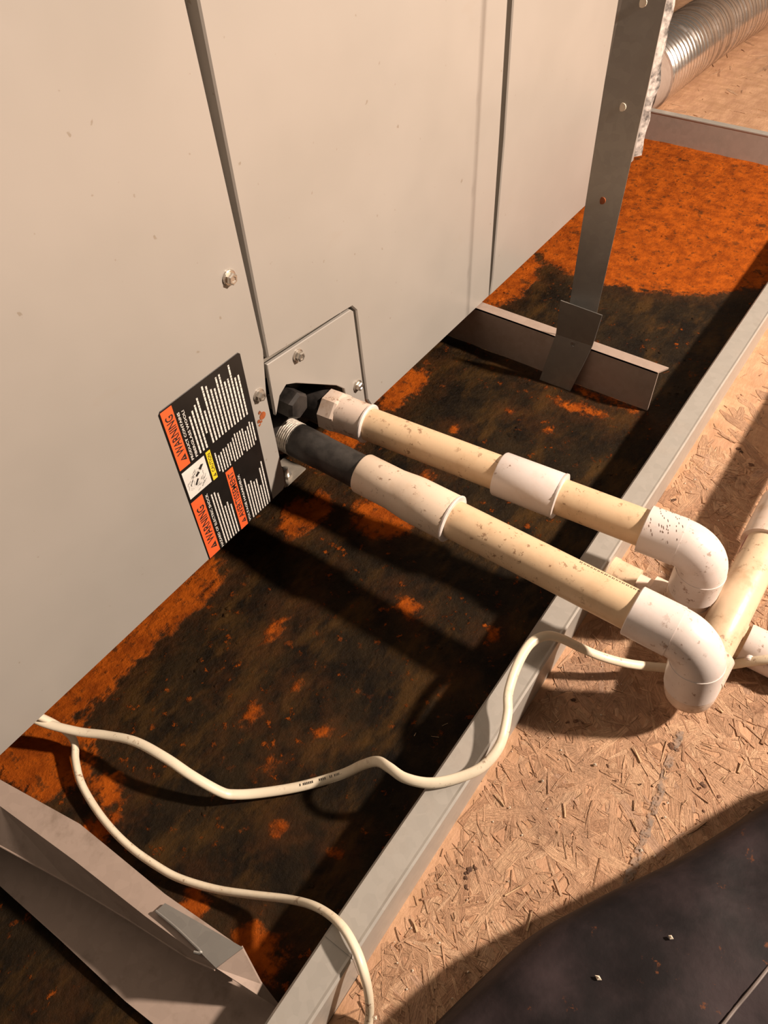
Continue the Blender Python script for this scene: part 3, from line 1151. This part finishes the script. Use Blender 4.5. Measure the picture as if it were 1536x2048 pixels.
tube('primer_ring', [(q2, RP + 0.0003), (q0, RP + 0.0003)], 'primer', low, 28)
# faint printed line on the pipe
V, F = [], []
ang = math.radians(62)
yy = -0.262
while yy > -0.306:
    L = rnd.uniform(0.0012, 0.0024)
    r_ = RP + 0.0008
    for (a_, b_) in ((0, L * 0.3), (L * 0.55, L * 0.8)):
        n = len(V)
        for (dy, da) in ((-a_, -0.05), (-b_, -0.05), (-b_, 0.06), (-a_, 0.06)):
            p = LP(yy + dy)
            V.append((p.x + r_ * math.cos(ang + da), p.y, p.z + r_ * math.sin(ang + da)))
        F.append((n, n + 1, n + 2, n + 3))
    yy -= L + 0.0008
o = mesh_obj('printed_marking', V, F, 'ink', low)
o['kind'] = 'stuff'

# ---- upper line: male adapter, pipe, coupling, pipe, elbow, drop into a tee on the pan drain line
upl = empty('condensate_drain_pipe', (0.403, -0.332, 0.0), 'yellowed plastic drain pipe with white coupling and mud-flecked white elbow', 'drain pipe', 'condensate drain lines')
E0 = Vector((0.4030, -0.3330, 0.0955))


def UP(y):
    t = y / -0.3330
    return PU.lerp(E0, t)


V, F = [], []
ringdef = [(0.004, 0.0150), (0.003, 0.0192), (-0.010, 0.0192), (-0.0125, 0.0182)]
ax = (E0 - PU).normalized()
s_ = ax.cross(Vector((0, 0, 1))).normalized()
w_ = s_.cross(ax)
for (y, r) in ringdef:
    c = UP(y)
    for k in range(8):
        a = math.pi / 8 + k * math.pi / 4
        V.append(c + (s_ * math.cos(a) + w_ * math.sin(a)) * r)
for i in range(3):
    for k in range(8):
        j = (k + 1) % 8
        F.append((i * 8 + k, i * 8 + j, (i + 1) * 8 + j, (i + 1) * 8 + k))
F += [tuple(range(8)), tuple(24 + k for k in range(8))]
ma = mesh_obj('hex_collar', V, F, 'pvc_d', upl)
tube('male_adapter', [(UP(-0.008), 0.0172), (UP(-0.035), 0.0168), (UP(-0.040), 0.0168), (UP(-0.040), 0.0140)], 'pvc_d', upl, 36)
tube('glue_bead', [(UP(-0.0375), 0.0166), (UP(-0.0382), 0.0177), (UP(-0.0396), 0.0177), (UP(-0.0406), 0.0166), (UP(-0.0406), 0.0146)], 'ridge', upl, 36)
tube('pipe', [(UP(-0.036), RP), (UP(-0.172), RP)], 'pvc', upl, 36)
tube('coupling', [(UP(-0.1655), 0.0140), (UP(-0.1655), 0.0180), (UP(-0.1665), RH), (UP(-0.2165), RH), (UP(-0.2175), 0.0180), (UP(-0.2175), 0.0140)], 'pvc_w', upl, 36)
tube('glue_bead', [(UP(-0.2160), RH), (UP(-0.2166), 0.0191), (UP(-0.2180), 0.0191), (UP(-0.2184), 0.0180), (UP(-0.2184), 0.0150)], 'ridge', upl, 36)
tube('pipe', [(UP(-0.21), RP), (UP(-0.300), RP)], 'pvc', upl, 36)
eb2 = Vector((0.4030, -0.3340, 0.0500))
elbow('elbow', UP(-0.2850), E0, eb2, upl, 'pvc_w')
ZT = 0.0178
xt_ = 0.4035
tube('drop_pipe', [((0.403, -0.333, 0.052), 0.0168), ((0.403, -0.333, 0.040), 0.0168), ((0.403, -0.333, 0.040), 0.0176), ((0.403, -0.333, 0.0185), 0.0176)], 'pvc_d', upl, 32)
tube('tee', [((xt_, -0.3050, ZT), 0.0130), ((xt_, -0.3050, ZT), 0.0176), ((xt_, -0.3450, ZT), 0.0176), ((xt_, -0.3450, ZT), 0.0130)], 'pvc_d', upl, 32)
tube('pan_adapter', [((xt_, -0.2660, ZT), 0.0150), ((xt_, -0.2690, ZT), 0.0178), ((xt_, -0.2735, ZT), 0.0178), ((xt_, -0.2735, ZT), 0.0170), ((xt_, -0.2930, ZT), 0.0170), ((xt_, -0.2930, ZT), 0.0120)], 'pvc_b', upl, 32)
tube('short_pipe', [((xt_, -0.288, ZT - 0.002), RP), ((xt_, -0.310, ZT - 0.002), RP)], 'pvc_d', upl, 28)
tube('run_out_pipe', [((xt_, -0.343, 0.0152), RP), ((xt_, -0.405, 0.0150), RP), ((xt_, -0.43, 0.0150), RP), ((xt_, -0.62, 0.0150), RP)], 'pvc_b', upl, 28)
cp_ = tube('run_out_cap', [((xt_, -0.3840, 0.0166), RP), ((xt_, -0.3840, 0.0166), 0.0160), ((xt_, -0.3855, 0.0166), 0.0164), ((xt_, -0.425, 0.0166), 0.0164), ((xt_, -0.425, 0.0166), RP)], 'pvc_w', upl, 30)
nb = fz(1500, 1293, 0.018)
v, f = sweep([((xt_ - 0.0125, -0.392, 0.021), 0.0038), ((xt_ - 0.0180, -0.392, 0.0215), 0.0036), ((xt_ - 0.0188, -0.392, 0.0215), 0.0028)], 14)
mesh_obj('moulding_nub', v, f, 'pvc_w', cp_, True)
# mud flecks scraped on the upper elbow
V, F = [], []
for i in range(46):
    u = rnd.uniform(0, 1)
    c = UP(-0.288 - 0.024 * u)
    a = rnd.uniform(0.6, 2.5)
    L = rnd.uniform(0.0012, 0.0034)
    r_ = RH + 0.0001
    n = len(V)
    for (dl, da) in ((-L / 2, -0.012), (L / 2, -0.03), (L / 2, 0.02), (-L / 2, 0.03)):
        a2 = a + da + dl * 40
        V.append(c + ax * (dl * 0.35) + (s_ * math.cos(a2) * -1 + w_ * math.sin(a2)) * r_)
    F.append((n, n + 1, n + 2, n + 3))
o = mesh_obj('mud_scrapes', V, F, 'bark', upl)
o['kind'] = 'stuff'

# ================================================================== cables
def cable(name, pts, label, r=0.0036):
    P = catmull([fz(px, py, z) for (px, py, z) in pts], 8)
    o0 = Vector(P[len(P) // 2])
    o0.z = 0.0
    e = empty(name, o0, label, 'cable', 'off-white cables in the drain pan')
    tube('jacket', [(p, r) for p in P], 'cable', e, 14, 0.72, (0.2, 0.3, 1))
    return e, P


c1, P1 = cable('power_cable', [
    (20, 1400, 0.050), (75, 1440, 0.034), (150, 1462, 0.026), (210, 1470, 0.026), (270, 1483, 0.030), (330, 1515, 0.032), (385, 1552, 0.026), (440, 1583, 0.016), (468, 1589, 0.011),
    (520, 1586, 0.007), (600, 1573, 0.007), (680, 1550, 0.012), (725, 1530, 0.030), (755, 1523, 0.043), (778, 1535, 0.050), (810, 1556, 0.052), (860, 1566, 0.051), (915, 1556, 0.051), (965, 1533, 0.053),
    (1000, 1490, 0.057), (1015, 1430, 0.060), (1017, 1385, 0.062), (1035, 1330, 0.062), (1060, 1288, 0.060), (1090, 1272, 0.058), (1120, 1276, 0.052), (1160, 1295, 0.040), (1200, 1312, 0.030), (1250, 1326, 0.022),
    (1310, 1334, 0.012), (1370, 1337, 0.006), (1425, 1336, 0.0055), (1455, 1331, 0.009), (1490, 1325, 0.019), (1535, 1319, 0.029), (1585, 1312, 0.036)],
    'off-white cable crossing the pan rim and passing under the clean white elbow')
c2, P2 = cable('power_cable', [
    (72, 1430, 0.040), (110, 1448, 0.026), (140, 1470, 0.016), (150, 1490, 0.012), (151, 1520, 0.010), (162, 1565, 0.009), (190, 1615, 0.008), (225, 1660, 0.008), (265, 1698, 0.008), (315, 1733, 0.008), (360, 1757, 0.009),
    (430, 1778, 0.012), (500, 1789, 0.018), (580, 1799, 0.028), (635, 1815, 0.042), (680, 1848, 0.052), (710, 1895, 0.054), (728, 1945, 0.050), (738, 1995, 0.030), (738, 2040, 0.010), (725, 2110, 0.004)],
    'off-white cable curling across the pan and over the rim beside the near rail')
# printed marks along the cables
for (ce, P, lo, hi) in ((c1, P1, 0.285, 0.355),):
    V, F = [], []
    n0, n1 = int(len(P) * lo), int(len(P) * hi)
    for i in range(n0, n1):
        a, b = P[i], P[i + 1]
        d = (b - a)
        for k in range(3):
            if rnd.random() < 0.25:
                continue
            c = a.lerp(b, k / 3 + 0.05)
            t = d.normalized() * (d.length * 0.16)
            w = Vector((-t.y, t.x, 0)).normalized() * 0.0009
            n = len(V)
            zz = Vector((0, 0, 0.0029))
            V += [c - w + zz, c + t - w + zz, c + t + w + zz, c + w + zz]
            F.append((n, n + 1, n + 2, n + 3))
    o = mesh_obj('printed_marking', V, F, 'ink', ce)
    o['kind'] = 'stuff'

# ================================================================== flexible duct beyond the pan
duct = empty('flexible_duct', (1.6, 0.1, 0.0), 'shiny corrugated aluminium flexible duct lying beyond the far end of the pan', 'duct')
dpts = catmull([(1.345, 0.112, 0.0580), (1.45, 0.108, 0.0585), (1.66, 0.097, 0.0590), (1.86, 0.075, 0.0595), (2.02, 0.045, 0.0600), (2.2, 0.0, 0.0600)], 60)
path = []
acc = 0.0
for i, p in enumerate(dpts):
    if i:
        acc += (dpts[i] - dpts[i - 1]).length
    path.append((p, 0.0525 + 0.0042 * (0.5 + 0.5 * math.cos(acc / 0.0125 * 2 * math.pi))))
o = tube('corrugated_wall', path, 'duct', duct, 40, sharp=80)
tube('end_collar', [((1.300, 0.114, 0.0535), 0.040), ((1.300, 0.114, 0.0535), 0.0515), ((1.350, 0.112, 0.0580), 0.0535), ((1.350, 0.112, 0.0580), 0.040)], 'rail', duct, 36)

# ================================================================== dark plastic sheet by the pan
edge = [fz(px, py) for (px, py) in ((760, 2160), (870, 2048), (960, 1960), (1050, 1882), (1170, 1815), (1300, 1752), (1420, 1680), (1536, 1605), (1640, 1560), (1760, 1560))]
edge = catmull(edge, 6)
V, F = [], []
rows = 26
depth_dir = Vector((0.10, -0.42, 0)).normalized()
for i, p in enumerate(edge):
    for k in range(rows + 1):
        t = k / rows
        d = 0.42 * t ** 2.0
        q = p + depth_dir * d
        h = 0.060 * (1 - math.exp(-d / 0.0055)) + 0.012 * (1 - math.exp(-d / 0.06))
        h += (0.010 * noise.noise(Vector((q.x * 13, q.y * 13, 2))) + 0.004 * noise.noise(Vector((q.x * 40, q.y * 40, 7)))) * min(1, d / 0.04)
        h += 0.075 * math.exp(-((q.x - 0.41) ** 2 + (q.y + 0.50) ** 2) / 0.0045) * min(1, d / 0.02)  # extra hump out of view, added to cast a shadow onto the board
        if k == 0:
            h = 0.0006
        V.append((q.x, q.y, max(0.0006, h)))
n = rows + 1
for i in range(len(edge) - 1):
    for k in range(rows):
        F.append((i * n + k, i * n + k + 1, (i + 1) * n + k + 1, (i + 1) * n + k))
sh = empty('plastic_sheet', (0.25, -0.55, 0.0), 'rumpled black plastic sheet lying on the strand board floor', 'plastic sheet')
sheet = mesh_obj('sheet', V, F, 'felt', sh, True, sharp=70)
so = sheet.modifiers.new('thickness', 'SOLIDIFY')
so.thickness = 0.0006


def sheet_z(x, y):
    best = min(V, key=lambda w: (w[0] - x) ** 2 + (w[1] - y) ** 2)
    return best[2]


hem = []
for t in range(13):
    px, py = 1425 + (1570 - 1425) * t / 12, 2066 + (1890 - 2066) * t / 12
    p = fz(px, py, 0.066)
    hem.append((p.x, p.y, sheet_z(p.x, p.y) + 0.0008))
SHV = V
tube('sheet_hem', [(p, 0.0009) for p in hem], 'seam', sh, 8)

# ================================================================== loose debris
V, F = [], []


def grain(c, s):
    o = len(V)
    for d in ((1, 0, 0), (-1, 0, 0), (0, 1, 0), (0, -1, 0), (0, 0, 1), (0, 0, -0.6)):
        q = s * rnd.uniform(0.6, 1.3)
        V.append((c[0] + d[0] * q, c[1] + d[1] * q, max(0.0, c[2] + d[2] * q)))
    for (a, b, c_) in ((0, 2, 4), (2, 1, 4), (1, 3, 4), (3, 0, 4), (2, 0, 5), (1, 2, 5), (3, 1, 5), (0, 3, 5)):
        F.append((o + a, o + b, o + c_))


for (px, py, s) in ((1085, 1562, 1.2), (1282, 1700, 1.2), (1190, 1530, 1.3), (750, 2036, 1.3), (1020, 1615, .9), (1335, 1605, 1.0), (1330, 1635, .9), (1310, 1712, .9)):
    c = fz(px, py, 0.0018)
    grain((c.x, c.y, 0.0020), 0.0011 * s)
for i in range(90):
    grain((rnd.uniform(0.05, 0.6), rnd.uniform(-0.33, -0.275), 0.0012), rnd.uniform(0.0004, 0.0009))
o = mesh_obj('pale_grit', V, F, 'grit', None, origin=(0.3, -0.3, 0.0))
tag(o, 'pale grit scattered over the strand board floor', 'grit', None, 'stuff')
V, F = [], []
for (px, py) in ((1335, 1880), (1195, 1957)):
    c = fz(px, py, 0.066)
    z = min(SHV, key=lambda w: (w[0] - c.x) ** 2 + (w[1] - c.y) ** 2)[2]
    grain((c.x, c.y, z + 0.001), 0.0016)
o = mesh_obj('pale_grit', V, F, 'grit', None, origin=(0.15, -0.38, 0.045))
tag(o, 'pale crumbs lying on the black plastic sheet', 'grit', None, 'stuff')

V, F = [], []


def sliver(px, py, ang, L, W, z=0.0016, h=0.0008):
    W *= 0.55
    L *= 0.85
    c = fz(px, py, z)
    o = len(V)
    ca, sa = math.cos(ang), math.sin(ang)
    for zz in (0.0008, h + 0.0010):
        for (u, w) in ((-L / 2, -W / 2), (L / 2, -W / 7), (L / 2, W / 7), (-L / 2, W / 2)):
            V.append((c.x + u * ca - w * sa, c.y + u * sa + w * ca, zz + (0.0008 if u > 0 else 0)))
    for q in ((0, 1, 5, 4), (1, 2, 6, 5), (2, 3, 7, 6), (3, 0, 4, 7), (4, 5, 6, 7), (3, 2, 1, 0)):
        F.append(tuple(o + i for i in q))


for (px, py, a, L, W) in ((1275, 1510, .9, .014, .0028), (1480, 1535, .1, .010, .0028), (1030, 1780, -.5, .018, .0018), (1130, 1620, .5, .012, .0018), (1270, 1650, .8, .010, .0014), (830, 1850, 1.0, .010, .003),
                          (1270, 1610, .3, .009, .0014), (1000, 1600, 1.2, .012, .0016), (1330, 1545, .2, .008, .0014), (1370, 1395, .4, .006, .0014), (1440, 1420, 1.3, .006, .0018), (1060, 1840, .2, .016, .002), (720, 1960, 1.1, .012, .0014)):
    sliver(px, py, a, L, W)
for i in range(70):
    sliver(rnd.uniform(820, 1500), rnd.uniform(1420, 1900), rnd.uniform(0, 3.1), rnd.uniform(.003, .008), rnd.uniform(.0004, .0009), h=0.0003)
o = mesh_obj('wood_splinters', V, F, 'chip', None, origin=(0.3, -0.35, 0.0))
tag(o, 'thin pale wood splinters strewn on the strand board floor', 'splinters', None, 'stuff')

# dark bark bits and knots pressed on the board
V, F = [], []
for (px, py, r) in ((1350, 1496, .0052), (1343, 1488, .0034), (1360, 1490, .0026), (940, 1742, .0034), (932, 1752, .0028), (950, 1735, .0024), (934, 1775, .0026), (1150, 1441, .0032), (1165, 1446, .0028), (1136, 1444, .0022),
                    (1436, 1592, .0026), (1406, 1570, .0030), (1400, 1576, .0020), (1145, 1398, .0022), (1215, 1530, .0018), (770, 1826, .0026), (1408, 1622, .0018), (1230, 1560, .0018), (1280, 1568, .0018), (1340, 905, .0030), (1480, 900, .0040), (1500, 930, .0040), (1350, 1000, .0034)):
    c = fz(px, py, 0.001)
    for k in range(3):
        lump(c.x + rnd.uniform(-r, r) * 0.5, c.y + rnd.uniform(-r, r) * 0.5, 0.0006, r * rnd.uniform(0.3, 0.65), 0.0008 * rnd.uniform(0.6, 1.2), 7)
o = mesh_obj('bark_bits', V, F, 'bark', None, origin=(0.3, -0.33, 0.0))
tag(o, 'dark brown bark bits stuck on the strand board floor', 'bark', None, 'stuff')
# grey scuff line on the board
V, F = [], []
sc = [(1362, 1462), (1340, 1520), (1318, 1590), (1300, 1640), (1284, 1690), (1262, 1745), (1240, 1800), (1215, 1860)]
pp = catmull([fz(px, py, 0.0013) for (px, py) in sc], 5)
for i, p in enumerate(pp):
    w = 0.0026 + 0.0016 * noise.noise(Vector((i * 0.7, 2, 0)))
    V += [(p.x - w * 0.5, p.y + w, 0.00135), (p.x + w * 0.5, p.y - w, 0.00135)]
for i in range(len(pp) - 1):
    F.append((2 * i, 2 * i + 1, 2 * i + 3, 2 * i + 2))
mesh_obj('scuff_line', V, F, m_scuff(), fl)
